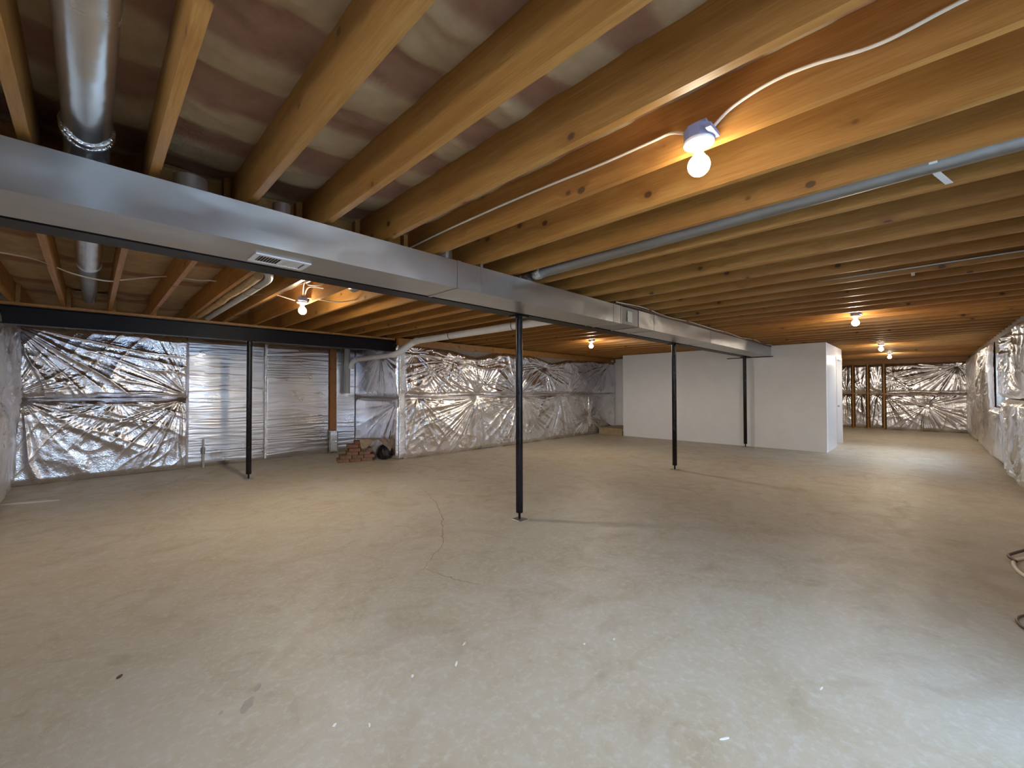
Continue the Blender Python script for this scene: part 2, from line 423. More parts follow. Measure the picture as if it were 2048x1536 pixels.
for a, b, c, d in ((WX0, WX1, WZ1-.05, WZ1), (WX0, WX1, WZ0, WZ0+.05), (WX0, WX0+.05, WZ0+.05, WZ1-.05), (WX1-.05, WX1, WZ0+.05, WZ1-.05), ((WX0+WX1)/2-.02, (WX0+WX1)/2+.02, WZ0+.05, WZ1-.05)):
    m.box(a, b, YR-.16, YR-.11, c, d)
WN = struct(m.obj('window_1', MTRIM))
MB().box(WX0+.05, WX1-.05, YR-.14, YR-.135, WZ0+.05, WZ1-.05).obj('pane', MGLASS, WN)

# foundation jog behind the foil, right of the alcove
m = MB(); m.box(XW, 12.40, YW, YB, 0, ZJ-.12); struct(m.obj('wall_jog', MBLOCK))
m = MB(); m.box(XW-.03, 12.29, YW-.045, YW+.05, ZJ-.135, ZJ-.002)
struct(m.obj('trim_1', MW2 if False else MW))

# white partition box
m = MB()
m.box(BX, BX+.11, BY0, BY1, 0, ZJ-.002)
struct(m.obj('wall_partition_front', MWALL))
DOX0, DOX1, DOZ = 12.62, 13.44, 2.10
m = MB()
m.box(BX+.11, DOX0, BY0, BY0+.11, 0, ZJ-.002).box(DOX0, DOX1, BY0, BY0+.11, DOZ, ZJ-.002).box(DOX1, 13.56, BY0, BY0+.11, 0, ZJ-.002)
struct(m.obj('wall_partition_side', MGLOSS))
m = MB(); m.box(13.45, 13.56, BY0+.11, 7.36, 0, ZJ-.002); struct(m.obj('wall_partition_far', MWALL))
m = MB(); m.box(DOX0+.004, DOX1-.004, BY0+.085, BY0+.12, .012, DOZ-.004); DR2 = struct(m.obj('door_2', MTRIM))
MB().lathe([(0, 0), (.028, .004), (.03, .03), (.012, .045), (.012, .06)], 0, 0, 16).obj('door_handle', MGALV, DR2, smooth=True)
h = D.objects['door_handle']; h.matrix_parent_inverse = Matrix(); h.rotation_euler = (-math.pi/2, 0, 0); h.location = (DOX1-.08, BY0+.03, .95)
m = MB()
m.box(DOX0-.055, DOX0, BY0-.014, BY0, 0, DOZ+.055).box(DOX1, DOX1+.055, BY0-.014, BY0, 0, DOZ+.055).box(DOX0, DOX1, BY0-.014, BY0, DOZ, DOZ+.055)
struct(m.obj('trim_2', MTRIM))
m = MB(); m.box(12.30, 12.40, BY1+.0, YW+.4, .0, ZJ-.002); struct(m.obj('wall_stair', MWALL))
m = MB(); m.box(BX+.11, 12.40, BY1-.11, BY1, 0, ZJ-.002); struct(m.obj('wall_partition_back', MWALL))
# timber landing step in the corner
st = thing('landing_step', (11.6, 6.9, 0), 'low raw timber step in the corner between foil wall and white partition', 'step')
MB().box(11.12, 12.29, BY1+.01, YW-.13, .165, .205).obj('tread', MSTEP, st, bevel=.004)
MB().box(11.14, 11.18, BY1+.02, YW-.14, 0, .164).obj('riser', MSTEP, st, bevel=.003)

# ------------------------------------------------------------------ ceiling: joists and insulation batts
def wobble_joist(L, seed):
    rs = random.Random(seed); n = 4; mb = MB(); b = 0
    for i in range(n+1):
        y = L*i/n; dx = rs.uniform(-.0025, .0025) if 0 < i < n else 0; dz = rs.uniform(-.003, .003)
        mb.v += [(dx, y, dz), (JT+dx, y, dz), (JT+dx, y, JD), (dx, y, JD)]
    for i in range(n):
        a, c = i*4, i*4+4
        mb.f += [(a+k, a+(k+1) % 4, c+(k+1) % 4, c+k) for k in range(4)]
    mb.f += [(0, 3, 2, 1), (n*4, n*4+1, n*4+2, n*4+3)]
    return mb.mesh('joist', MW)
def batt_mesh(L, seed, wob, far=False):
    rs = random.Random(seed); w = S-JT; nx, ny = 9, int(L/.021)
    x = np.linspace(0, w, nx); y = np.linspace(0, L, ny); xx, yy = np.meshgrid(x, y, indexing='ij')
    y2 = yy + wob*(vnoise(xx*9, yy*2.4, seed)-.5)*2
    # boundaries of tan and pink bands
    bd = []; t = .55 + rs.uniform(-.05, .05)
    while t < L: bd.append(t); t += rs.choice((.19, .2, .23, .27, .21)) if not far else (rs.choice((1.1, .8, 1.4)) if len(bd) % 2 == (seed % 2) else .25)
    band = np.zeros_like(xx)
    for q in bd: band += np.tanh((y2-q)/.012)*.5+.5
    par = np.abs(((band+seed) % 2)-1)
    z = -.012*par - .017*ridge(y2*5.5+seed, xx*1.6, seed+3)**3 - .010*ridge(y2*13, xx*4, seed+4)**3 - .004*np.sin(np.pi*xx/w)
    z *= 1-.7*(np.abs(xx/w-.5)*2)**6
    P = np.stack([xx, yy, z], -1)
    idx = np.arange(nx*ny).reshape(nx, ny); q = np.stack([idx[:-1, :-1], idx[:-1, 1:], idx[1:, 1:], idx[1:, :-1]], -1).reshape(-1, 4)
    me = D.meshes.new('insulation_batt'); me.vertices.add(nx*ny); me.vertices.foreach_set('co', P.reshape(-1).astype(np.float32))
    me.loops.add(q.size); me.loops.foreach_set('vertex_index', q.reshape(-1).astype(np.int32))
    me.polygons.add(len(q)); me.polygons.foreach_set('loop_start', np.arange(0, q.size, 4, dtype=np.int32))
    me.update(calc_edges=True); me.polygons.foreach_set('use_smooth', [True]*len(me.polygons))
    at = me.attributes.new('band', 'FLOAT', 'POINT'); at.data.foreach_set('value', par.reshape(-1).astype(np.float32))
    me.materials.append(MBATT); return me
spans = [  # y0, y1, x shift, n range
    (YR, 3.13, 0.0, -1, 47), (2.98, 7.74, -.040, -1, 31), (7.52, YB, 0.0, -1, 10)]
for (y0, y1, dx, na, nb) in spans:
    jm = [wobble_joist(y1-y0, k) for k in range(3)]; bms = [batt_mesh(y1-y0-.06, k+5, .018+.005*k, y0 > 0) for k in range(4)]
    for n in range(na, nb+1):
        x = X0+n*S+dx
        link('joist', jm[(n*7+int(y0)) % 3], CEIL, (x, y0, ZJ+.003*math.sin(n*2.3)))
        link('insulation_batt', bms[(n*5+int(y0)) % 4], CEIL, (x+JT, y0+.03, ZJ+.252+.006*math.sin(n*1.7)))
# solid blocking over the first beam, between near joists
m = MB(); bl = m.box(0, S-JT-.002, 0, .038, 0, JD-.01).mesh('blocking', MW)
for n in range(-1, 28): link('blocking', bl, CEIL, (X0+n*S+JT+.001, 3.035, ZJ+.004))

# ------------------------------------------------------------------ steel beams
def ibeam(name, x0, x1, yc, z0, z1, fw, label):
    t = thing(name, (x0, yc, z0), label, 'beam')
    h = fw/2; w = .006; ft = .012
    prof = [(yc-h, z0), (yc+h, z0), (yc+h, z0+ft), (yc+w, z0+ft), (yc+w, z1-ft), (yc+h, z1-ft), (yc+h, z1), (yc-h, z1), (yc-h, z1-ft), (yc-w, z1-ft), (yc-w, z0+ft), (yc-h, z0+ft)]
    MB().prism(prof, x0, x1, 'x').obj('steel_section', MBEAM, t)
    MB().box(x0, x1, yc-h+.004, yc+h-.004, z1+.001, ZJ-.004).obj('wood_nailer', MW, t)
    return t
ibeam('steel_beam', XL+.18, BX-.005, 3.045, 2.146, 2.350, .165, 'black steel beam running beside the rectangular metal duct')
ibeam('steel_beam', XL+.01, 4.22, 7.50, 2.135, 2.352, .165, 'black steel beam with wood strip on top in front of the left foil wall')

# ------------------------------------------------------------------ posts
def post(x, y, ztop, label):
    t = thing('support_post', (x, y, 0), label, 'post', 'black steel posts under the beams')
    smooth_sides(MB().lathe([(.036, .075), (.0375, .085), (.0375, ztop-.012)], x, y, 28).obj('column', MBLK, t))
    smooth_sides(MB().lathe([(.013, .009), (.013, .08)], x, y, 14).obj('screw_jack', MBLK, t))
    c, s_ = math.cos(.25), math.sin(.25)
    MB().box(x-.062, x+.062, y-.062, y+.062, 0.0, .008).obj('base_plate', MPIPE, t, bevel=.002)
    MB().box(x-.075, x+.075, y-.075, y+.075, ztop-.012, ztop-.001).obj('top_plate', MBLK, t, bevel=.002)
post(3.19, 3.05, 2.146, 'nearest black steel post, standing in the middle of the floor')
post(7.03, 3.05, 2.146, 'second black steel post under the duct line, before the white partition')
post(10.98, 3.05, 2.146, 'thin black steel post standing right against the white partition wall')
post(1.73, 7.44, 2.135, 'black steel post in front of the silvery foil board wall at left')

# ------------------------------------------------------------------ main duct
duct = thing('rectangular_duct', (5, 2.74, ZD0), 'long rectangular galvanised metal air duct hung under the joists', 'duct')
def duct_section(x0, x1, mt, seed, inset=0.0):
    nx = max(2, int((x1-x0)/.05)); xs = np.linspace(x0, x1, nx+1)
    ring = []
    for (ya, za, yb, zb, n) in ((YD0, ZD1, YD0, ZD0, 5), (YD0, ZD0, YD1, ZD0, 7), (YD1, ZD0, YD1, ZD1, 4), (YD1, ZD1, YD0, ZD1, 4)):
        for i in range(n): ring.append((ya+(yb-ya)*i/n, za+(zb-za)*i/n, i/n))
    mb = MB(); K = len(ring)
    for x in xs:
        e = min(1, min(x-x0, x1-x)/.12)
        for (y, z, t) in ring:
            dd = (vnoise(np.array(x*2.1), np.array(y*5+z*9), seed)-.5)*.012*math.sin(math.pi*t)*e
            yy, zz = y, z
            if abs(y-YD0) < 1e-6: yy += dd + inset
            if abs(z-ZD0) < 1e-6: zz += dd + inset
            mb.v.append((x, yy, zz))
    for i in range(nx):
        for k in range(K): mb.f.append((i*K+k, i*K+(k+1) % K, (i+1)*K+(k+1) % K, (i+1)*K+k))
    mb.f.append(tuple(range(K))); mb.f.append(tuple(nx*K+k for k in range(K))[::-1])
    o = mb.obj('duct_section', mt, duct); smooth_sides(o, 35); return o
cuts = [XL+.18, 1.975, 4.24, 4.40, 4.83, 5.25, 7.30, 9.6, 11.172]
for i in range(len(cuts)-1):
    o = duct_section(cuts[i]+.002, cuts[i+1]-.002, MGALVD if i == 3 else MGALV, i+2, .004 if i == 3 else 0)
    if i == 3: o['label'] = 'darker grey damper section'
for x in cuts[1:-1]:
    wd = .03 if x in (1.975, 5.25) else .016
    m = MB(); e = .005
    m.box(x, x+wd, YD0-e, YD0-.0005, ZD0-e, ZD1+.002).box(x, x+wd, YD0-e, YD1+e, ZD0-e, ZD0-.0005).box(x, x+wd, YD1+.0005, YD1+e, ZD0-e, ZD1)
    m.obj('seam_cleat', MGALV, duct)
m = MB(); m.box(2.21, 2.235, YD0-.003, YD0-.0008, ZD0-.002, 2.385).obj('hanger_strap', MGALV, duct)
m = MB(); m.box(4.555, 4.665, YD0-.006, YD0-.001, 2.185, 2.315).obj('paper_tag', MTAG, duct)
# sheet-metal register in the underside
gx0, gx1, gy0, gy1, gz = .655, .955, 2.69, 2.875, ZD0-.001
g = MB().box(gx0, gx1, gy0, gy0+.025, gz-.008, gz).box(gx0, gx1, gy1-.025, gy1, gz-.008, gz).box(gx0, gx0+.025, gy0+.025, gy1-.025, gz-.008, gz).box(gx1-.025, gx1, gy0+.025, gy1-.025, gz-.008, gz).box((gx0+gx1)/2-.006, (gx0+gx1)/2+.006, gy0+.025, gy1-.025, gz-.008, gz).obj('vent_grille', MTRIM, duct)
MB().box(gx0+.02, gx1-.02, gy0+.02, gy1-.02, gz-.0015, gz-.0005).obj('vent_opening', MDARK, g)
for i in range(16):
    x = gx0+.032+i*.0152
    if abs(x-(gx0+gx1)/2) < .007: continue
    k = .006 if i < 8 else -.008
    MB().prism([(x, gz-.007), (x+.0016, gz-.007), (x+.0016+k, gz-.002), (x+k, gz-.002)], gy0+.025, gy1-.025, 'y').obj('vent_slat', MTRIM, g)
# take-off collars on top of the duct
for x, r in ((.36, .075), (.80, .05), (2.0, .06)):
    o = MB().lathe([(r+.012, ZD1+.001), (r+.012, ZD1+.008), (r, ZD1+.01), (r, ZD1+.12), (r-.004, ZD1+.12)], x, 2.74, 24).obj('takeoff_collar', MROUND, duct); smooth_sides(o)

# ------------------------------------------------------------------ round ducts
def arc_pts(p0, p1, p2, n=8):
    p0, p1, p2 = map(Vector, (p0, p1, p2)); return [p0*(1-t)**2+p1*2*t*(1-t)+p2*t*t for t in [i/n for i in range(n+1)]]
rd = thing('round_duct', (-.02, .8, 2.50), 'round silver duct in the joist bay at far left, dropping into the rectangular duct', 'duct')
zc = 2.515
o = MB().tube([(-.02, YR+.02, zc), (-.02, .6, zc), (-.02, 1.5, zc), (-.02, 2.60, zc)]+arc_pts((-.02, 2.60, zc), (-.02, 2.78, zc-.02), (-.02, 2.79, 2.375), 8)[1:], .078, 36).obj('duct_pipe', MROUND, rd); smooth_sides(o)
for i, yy in enumerate((2.58, 2.63)):
    pts = []
    for k in range(37):
        a = 2*math.pi*k/36; pts.append((-.02+.082*math.cos(a), yy+.006*math.sin(3*a+i), zc+.082*math.sin(a)))
    smooth_sides(MB().tube(pts, .008, 8, False).obj('foil_tape_ring', MTAPE, rd))
rd2 = thing('round_duct', (-.02, 5, 2.5), 'round silver duct in the left joist bay between the two steel beams', 'duct')
o = MB().tube([(-.02, 3.16, 2.50), (-.02, 4.4, 2.50), (-.02, 5.30, 2.50)], .078, 36).obj('duct_pipe', MROUND, rd2); smooth_sides(o)
o = MB().tube([(-.02, 5.30, 2.50), (-.02, 5.34, 2.50), (-.02, 6.2, 2.50), (-.02, 7.36, 2.50)], .07, 36, rr=[.082, .070, .070, .060]).obj('reducer_pipe', MPIPE, rd2); smooth_sides(o)
smooth_sides(MB().tube([(-.02, 5.275, 2.50), (-.02, 5.30, 2.50)], .083, 36).obj('joint_band', MGALV, rd2))
rd3 = thing('round_duct', (2.85, .8, 2.45), 'slim grey metal pipe hung along the joists at right, ending in the rectangular duct', 'pipe')
zc = 2.442
o = MB().tube([(2.79, YR+.02, zc), (2.785, 0, zc), (2.84, 1.5, zc), (2.87, 2.5, zc)]+arc_pts((2.87, 2.5, zc), (2.87, 2.73, zc), (2.87, 2.74, 2.378), 6)[1:], .060, 28).obj('pipe', MPIPE, rd3); smooth_sides(o)
q = [(2.866, 2.44, zc)]+arc_pts((2.87, 2.50, zc), (2.87, 2.73, zc), (2.87, 2.74, 2.372), 12)
o = MB().tube(q, .066, 22, rr=[.063+.007*((i*5) % 3)/2 for i in range(len(q))]).obj('foil_wrap', MTAPE, rd3); smooth_sides(o, 20)
pts = [(2.70, -.04, 2.535), (2.70, -.04, 2.43), (2.76, -.04, 2.395), (2.86, -.06, 2.392), (3.02, -.10, 2.392)]
m = MB()
for a, b in zip(pts[:-1], pts[1:]):
    v = len(m.v); m.v += [(a[0], a[1]-.014, a[2]), (a[0], a[1]+.014, a[2]), (b[0], b[1]+.014, b[2]), (b[0], b[1]-.014, b[2])]; m.f.append((v, v+1, v+2, v+3))
o = m.obj('hanger_strap', MTRIM, rd3); md = o.modifiers.new('s', 'SOLIDIFY'); md.thickness = .002
# thin pipe further along, with its strap
tp = thing('conduit', (6.0, 0, 2.44), 'thin steel conduit with a small strap under the far right joists', 'pipe')
smooth_sides(MB().tube([(5.04, YR+.02, 2.43), (5.07, .5, 2.43), (5.08, 2.3, 2.43)], .009, 10).obj('tube', MGALV, tp))
MB().box(5.07, 5.20, .05, .075, 2.384, 2.388).obj('strap', MTRIM, tp)

# kraft-wrapped run and capped white pipe in the bay beyond the beam
kw = thing('wrapped_pipe', (1.1, 5.6, 2.4), 'kraft paper wrapped pipe run in the joist bay beyond the first beam', 'pipe')
pts = [(1.075+.006*math.sin(i*1.3), 4.34+i*.30, 2.425+.005*math.sin(i*2.1)) for i in range(11)]
o = MB().tube(pts, .04, 14, rr=[.044, .048, .043, .047, .040, .043, .038, .04, .038, .036, .034]).obj('kraft_sleeve', MKRAFT, kw); smooth_sides(o, 60)
wp = thing('capped_pipe', (1.18, 5.6, 2.4), 'pale plastic pipe with rounded elbow end beside the kraft wrapped run', 'pipe')
o = MB().tube([(1.19, 7.4, 2.42), (1.19, 5.6, 2.42), (1.185, 4.55, 2.42)]+arc_pts((1.185, 4.55, 2.42), (1.18, 4.28, 2.42), (1.10, 4.20, 2.44), 6)[1:], .036, 20).obj('pipe', MPVCG, wp); smooth_sides(o)
for yy, xa, xb in ((4.65, 1.03, 1.26), (5.05, .98, 1.34)):
    smooth_sides(MB().tube([(xa, yy, 2.42), ((xa+xb)/2, yy+.03, 2.365), (xb, yy+.06, 2.42)], .003, 6).obj('wire_tie', MCABLED, wp))
sd = thing('round_duct', (1.9, 4.2, 2.4), 'short shiny metal duct stub between joists behind the second bulb', 'duct')
smooth_sides(MB().tube([(1.93, 3.16, 2.45), (1.93, 3.8, 2.45), (1.93, 4.25, 2.45)], .058, 28).obj('duct_pipe', MROUND, sd))
sd2 = thing('conduit', (1.52, 4.4, 2.5), 'short pale pipe stub between joists next to the second bulb', 'pipe')
smooth_sides(MB().tube([(1.53, 3.16, 2.47), (1.53, 4.45, 2.47)], .022, 16).obj('tube', MPVC, sd2))

# ------------------------------------------------------------------ PVC drain line
dp = thing('drain_pipe', (4.43, 5, 2.31), 'long white plastic drain pipe hanging below the joists beside the foil wall', 'pipe')
zp = 2.318
o = MB().tube([(4.43, 3.20, zp), (4.43, 5, zp), (4.44, 7.0, zp)], .056, 28).obj('pipe', MPVC, dp); smooth_sides(o)
o = MB().tube([(4.44, 7.0, zp)]+arc_pts((4.44, 7.0, zp), (4.44, 7.11, zp-.01), (4.37, 7.14, zp-.07), 6)+[(4.21, 7.18, 2.12)]+arc_pts((4.21, 7.18, 2.12), (4.125, 7.21, 2.055), (4.115, 7.31, 2.05), 6)[1:], .060, 28).obj('elbow', MPVC, dp); smooth_sides(o)
o = MB().tube([(4.115, 7.31, 2.05), (4.08, 8.1, 2.04), (4.04, 8.72, 2.03)], .050, 24).obj('pipe', MPVC, dp); smooth_sides(o)
o = MB().tube(arc_pts((4.04, 8.70, 2.03), (4.02, 8.90, 2.02), (4.0, 8.925, 1.84), 8), .056, 24).obj('sweep_bend', MPVC, dp); smooth_sides(o)
for yy in (5.9, 4.35):
    pts = []
    for k in range(13):
        a = math.pi*k/12; pts.append((4.43-.062*math.cos(a), yy, zp-.062*math.sin(a)))
    smooth_sides(MB().tube([(4.368, yy, zp+.07)]+pts+[(4.492, yy, zp+.07)], .005, 6).obj('hanger_wire', MCABLED, dp))
smooth_sides(MB().tube([(4.44, 6.96, zp), (4.44, 7.03, zp)], .064, 28).obj('coupling', MPVC, dp))
vp = thing('vent_stack', (3.9, 9.05, 1.8), 'grey white vertical pipe on the alcove wall with an open lower end', 'pipe')
o = MB().tube([(3.98, 9.05, 1.30), (3.98, 9.05, 1.9), (3.98, 9.05, 2.36)], .058, 28).obj('pipe', MPVCG, vp); smooth_sides(o)
smooth_sides(MB().tube([(3.98, 9.05, 1.84), (3.98, 9.05, 1.98)], .066, 28).obj('coupling', MPVCG, vp))
MB().lathe([(.05, 1.295), (.05, 1.299)], 3.98, 9.05, 20).obj('open_end', MDARK, vp)

# ------------------------------------------------------------------ line set on the near duct edge
ls = thing('line_set', (8, 2.54, 2.38), 'dark insulated tube with pale cable lying along the top edge of the duct', 'pipe')
xs = np.linspace(4.25, 11.15, 60)
pts = [(x, 2.535+.012*math.sin(x*2.3), 2.372+.006*math.sin(x*3.1)) for x in xs]
smooth_sides(MB().tube(pts, .014, 10).obj('insulated_tube', MCABLED, ls))
pts = [(x, 2.520+.012*math.sin(x*2.3+.5)+.01*math.sin(x*5), 2.387+.010*math.sin(x*4.1)) for x in xs]
smooth_sides(MB().tube(pts, .0055, 8).obj('cable', MCABLE, ls))

# ------------------------------------------------------------------ light fixtures
def fixture(n, shift, y, label, k_=1.0):
    xf = X0+n*S+shift-.058
    t = thing('ceiling_light', (xf, y, 2.29), label, 'light', 'bare bulb lights on the joists')
    pr = []
    for k in range(8):
        a = math.pi/8+k*math.pi/4; pr.append((xf+.057*math.cos(a), y+.057*math.sin(a)))
    MB().prism(pr, 2.386, 2.435, 'z').box(xf-.03, xf+.03, y-.04, y+.02, 2.435, 2.452).box(xf-.068, xf+.03, y-.072, y-.05, 2.387, 2.405).obj('junction_box', MBOX, t, bevel=.0015)
    lh = MB().lathe([(.056, 2.385), (.060, 2.378), (.058, 2.371), (.034, 2.366), (.030, 2.36), (.022, 2.35), (.019, 2.338), (.019, 2.334)], xf, y, 32).obj('lampholder', MCER, t); smooth_sides(lh, 30)
    for a in (.6, .6+math.pi):
        smooth_sides(MB().lathe([(.005, 2.3705), (.0045, 2.3675), (0, 2.367)], xf+.045*math.cos(a), y+.045*math.sin(a), 10).obj('screw', MGALVD, lh))
    r = .043; zc = 2.284
    pr = [(.0, zc-r)]
    for k in range(1, 12):
        a = -math.pi/2+math.pi*k/14; pr.append((r*math.cos(a), zc+r*math.sin(a)))
    pr += [(.021, zc+r*1.02)]
    MB().lathe(pr, xf, y, 28).obj('bulb', MBULB1 if label.startswith('nearest') else MBULB, t, smooth=True)
    smooth_sides(MB().lathe([(.0205, zc+r*1.02), (.018, 2.336)], xf, y, 20).obj('bulb_neck', MCER, t))
    l = D.lights.new('bulb_light', 'SPOT'); l.energy = BULB_W*k_; l.color = BULB_C; l.shadow_soft_size = .04
    l.spot_size = math.radians(178); l.spot_blend = .35
    o = D.objects.new('bulb_light', l); COL.objects.link(o); o.location = (xf, y, zc-r-.045)
    return xf
b1 = fixture(5, 0, .65, 'nearest bare glowing bulb on a blue junction box, large at upper right', .30)
b2 = fixture(5, -.04, 5.10, 'bare glowing bulb among loose cables beyond the duct at left', 1.5)
fixture(19, -.04, 4.98, 'small bare glowing bulb beyond the duct above the foil wall end', .91)
fixture(19, 0, .67, 'bare glowing bulb in the middle of the right ceiling, before the partition', .6)
fixture(32, 0, .70, 'bare glowing bulb just past the partition corner, left of the last one', .4)
fixture(40, 0, .70, 'farthest bare glowing bulb, close to the end foil wall')

def cable(pts, r, label, mt=MCABLE, name='electrical_cable', group=None):
    P = [Vector(p) for p in pts]; out = []
    for i in range(len(P)-1):
        p0, p1, p2, p3 = P[max(i-1, 0)], P[i], P[i+1], P[min(i+2, len(P)-1)]
        for k in range(8):
            t = k/8; out.append(.5*((2*p1)+(p2-p0)*t+(2*p0-5*p1+4*p2-p3)*t*t+(3*p1-p0-3*p2+p3)*t**3))
    out.append(P[-1]); o = MB().tube(out, r, 8).obj(name, mt); smooth_sides(o)
    return tag(o, label, 'cable', group)
xf = X0+5*S-.009
cable([(b1+.03, .60, 2.44), (xf-.01, .53, 2.49), (xf, .40, 2.525), (xf, .27, 2.52), (xf, .09, 2.49), (xf, -.12, 2.51), (xf, -.5, 2.52), (xf, YR+.03, 2.52)], .0065, 'white cable stapled along the joist to the right of the nearest bulb')
cable([(b1+.01, .715, 2.45), (xf, .79, 2.50), (xf, .88, 2.50), (xf, 1.15, 2.50), (xf, 1.44, 2.51), (xf, 1.9, 2.52), (xf, 2.5, 2.52), (xf, 2.95, 2.51)], .0065, 'white cable running along the joist from the nearest bulb toward the duct')
cable([(XL+.02, 5.68, 2.56), (-.4, 5.63, 2.545), (-.12, 5.55, 2.44), (.1, 5.5, 2.405), (.22, 5.45, 2.43), (.54, 5.65, 2.56), (.82, 5.56, 2.555), (.95, 5.5, 2.56), (1.35, 5.5, 2.54), (b2-.05, 5.2, 2.41)], .0065, 'long thin cable threaded through the left joists toward the bulb')
cable([(b2+.03, 5.06, 2.43), (b2+.12, 4.9, 2.40), (b2+.3, 4.8, 2.385), (b2+.5, 4.75, 2.44)], .006, 'short loose cable to the right of the bulb beyond the duct')
cable([(b2, 5.03, 2.45), (b2-.03, 4.8, 2.50), (b2+.08, 4.6, 2.47), (b2+.18, 4.3, 2.44), (b2+.16, 4.0, 2.5)], .006, 'wavy loose cable rising behind the bulb beyond the duct')
cable([(b2-.02, 5.03, 2.45), (b2-.10, 4.75, 2.52), (b2-.14, 4.5, 2.45), (b2-.10, 4.28, 2.42), (b2-.04, 4.2, 2.5), (b2-.02, 4.0, 2.52)], .006, 'looped cable hanging left above the bulb beyond the duct')

# ------------------------------------------------------------------ foil insulation on the walls
Zs = 1.25
G1 = 'foil faced sheets on the left wall'
# left wall beside the camera's view edge
foil('foil_blanket', (XL, YB-.14, .03), (0, -1, 0), (0, 0, 1), (1, 0, 0), 2.48, 2.30, .018, 31, [(.5, 1.2, .9, 1), (1.6, 1.25, .9, 1), (.2, 2.2, .8, 1)], 'drape', MFR, 'bright foil sheet at the extreme left edge of the picture')
foil('foil_blanket', (XL, YB-2.64, .03), (0, -1, 0), (0, 0, 1), (1, 0, 0), YB-2.64-1.75, 2.30, .05, 32, [(2, 1.2, 1, 1), (5, 1.2, 1, 1)], 'drape', MFR, 'foil sheet along the left wall toward the camera, outside the picture')
# back wall of the alcove
foil('foil_blanket', (XL+.02, YB, Zs), (1, 0, 0), (0, 0, 1), (0, -1, 0), 2.0, 1.08, .009, 41, [(0.0, 1.05, 1.9, 1.5), (.0, .02, .5, 1), (1.98, .05, .8, .9)], 'crumple', MFO, 'upper crumpled shiny foil sheet under the left steel beam', amp=1.15)
foil('foil_blanket', (XL+.02, YB, .004), (1, 0, 0), (0, 0, 1), (0, -1, 0), 2.0, 1.245, .009, 42, [(.12, 1.22, 1.5, 1.2), (1.9, 1.2, .9, 1.1), (1.1, 1.2, .6, .6)], 'crumple', MFO, 'lower crumpled shiny foil sheet at left, reaching the floor', hem=.012, amp=1.15)
foil('foil_board', (1.185, YB, .004), (1, 0, 0), (0, 0, 1), (0, -1, 0), 1.225, 2.29, .012, 43, (), 'board', MFB, 'horizontally wrinkled foil board behind the left steel post')
foil('foil_board', (2.415, YB, .004), (1, 0, 0), (0, 0, 1), (0, -1, 0), 1.24, 2.28, .012, 44, (), 'board', MFB, 'horizontally wrinkled foil board between shiny tape strip and brown stud')
foil('foil_board', (3.78, YB, .004), (1, 0, 0), (0, 0, 1), (0, -1, 0), .46, 2.28, .010, 45, (), 'board', MFB, 'narrow wrinkled foil board between the brown stud and alcove corner')
foil('foil_tape', (2.405, YB-.012, .03), (1, 0, 0), (0, 0, 1), (0, -1, 0), .07, 2.24, .010, 46, (), 'crumple', MTAPE, 'vertical strip of bright foil tape right of the left steel post', amp=.5, bulge=.006)
st = thing('wall_stud', (3.715, YB-.05, 0), 'reddish brown vertical wooden stud on the foil board wall', 'stud')
MB().box(3.650, 3.785, YB-.075, YB-.002, .50, 2.26).obj('timber', MW2, st, bevel=.003)
MB().box(3.690, 3.785, YB-.0755, YB-.002, .49, .501).obj('notch', MDARK, st)
fb = foil('foil_sleeve', (3.63, YB-.08, .03), (1, 0, 0), (0, 0, 1), (0, -1, 0), .18, .46, .008, 47, (), 'crumple', MTAPE, 'crumpled foil sleeve around the foot of the brown stud', amp=.6, bulge=.004)
for x in (3.645, 3.805):
    smooth_sides(MB().tube([(x, YB-.09, .0), (x, YB-.09, .48)], .013, 10).obj('edge_pipe', MPIPE, fb))
sb = thing('pipe_stub', (1.42, YB-.07, 0), 'short green grey pipe stub rising from the floor against the foil board', 'pipe')
smooth_sides(MB().lathe([(.018, 0), (.018, .30), (.014, .31), (.014, .50)], 1.42, YB-.09, 14).obj('pipe', MPVCG, sb))
smooth_sides(MB().lathe([(.028, .24), (.03, .26), (.03, .34), (.026, .36)], 1.42, YB-.09, 14).obj('cap', MGALVD, sb))
# jog side face
foil('foil_blanket', (XW, YB-.02, 1.22), (0, -1, 0), (0, 0, 1), (-1, 0, 0), YB-YW-.02, 1.08, .012, 51, [(1.2, .9, .8, .8)], 'smooth', MFO, 'upper foil sheet on the side of the wall jog, behind the drain pipe', amp=1.1)
foil('foil_blanket', (XW, YB-.02, .004), (0, -1, 0), (0, 0, 1), (-1, 0, 0), YB-YW-.02, 1.19, .012, 52, [(1.8, 1.1, 1.0, 1.0)], 'smooth', MFO, 'lower foil sheet on the side of the wall jog, behind the bricks', amp=1.1)
foil('foil_tape', (XW-.01, YW-.012, .02), (1, 0, 0), (0, 0, 1), (0, -1, 0), .13, 2.2, .009, 53, (), 'crumple', MTAPE, 'crumpled bright foil edge down the corner of the wall jog', amp=.9, bulge=.01)
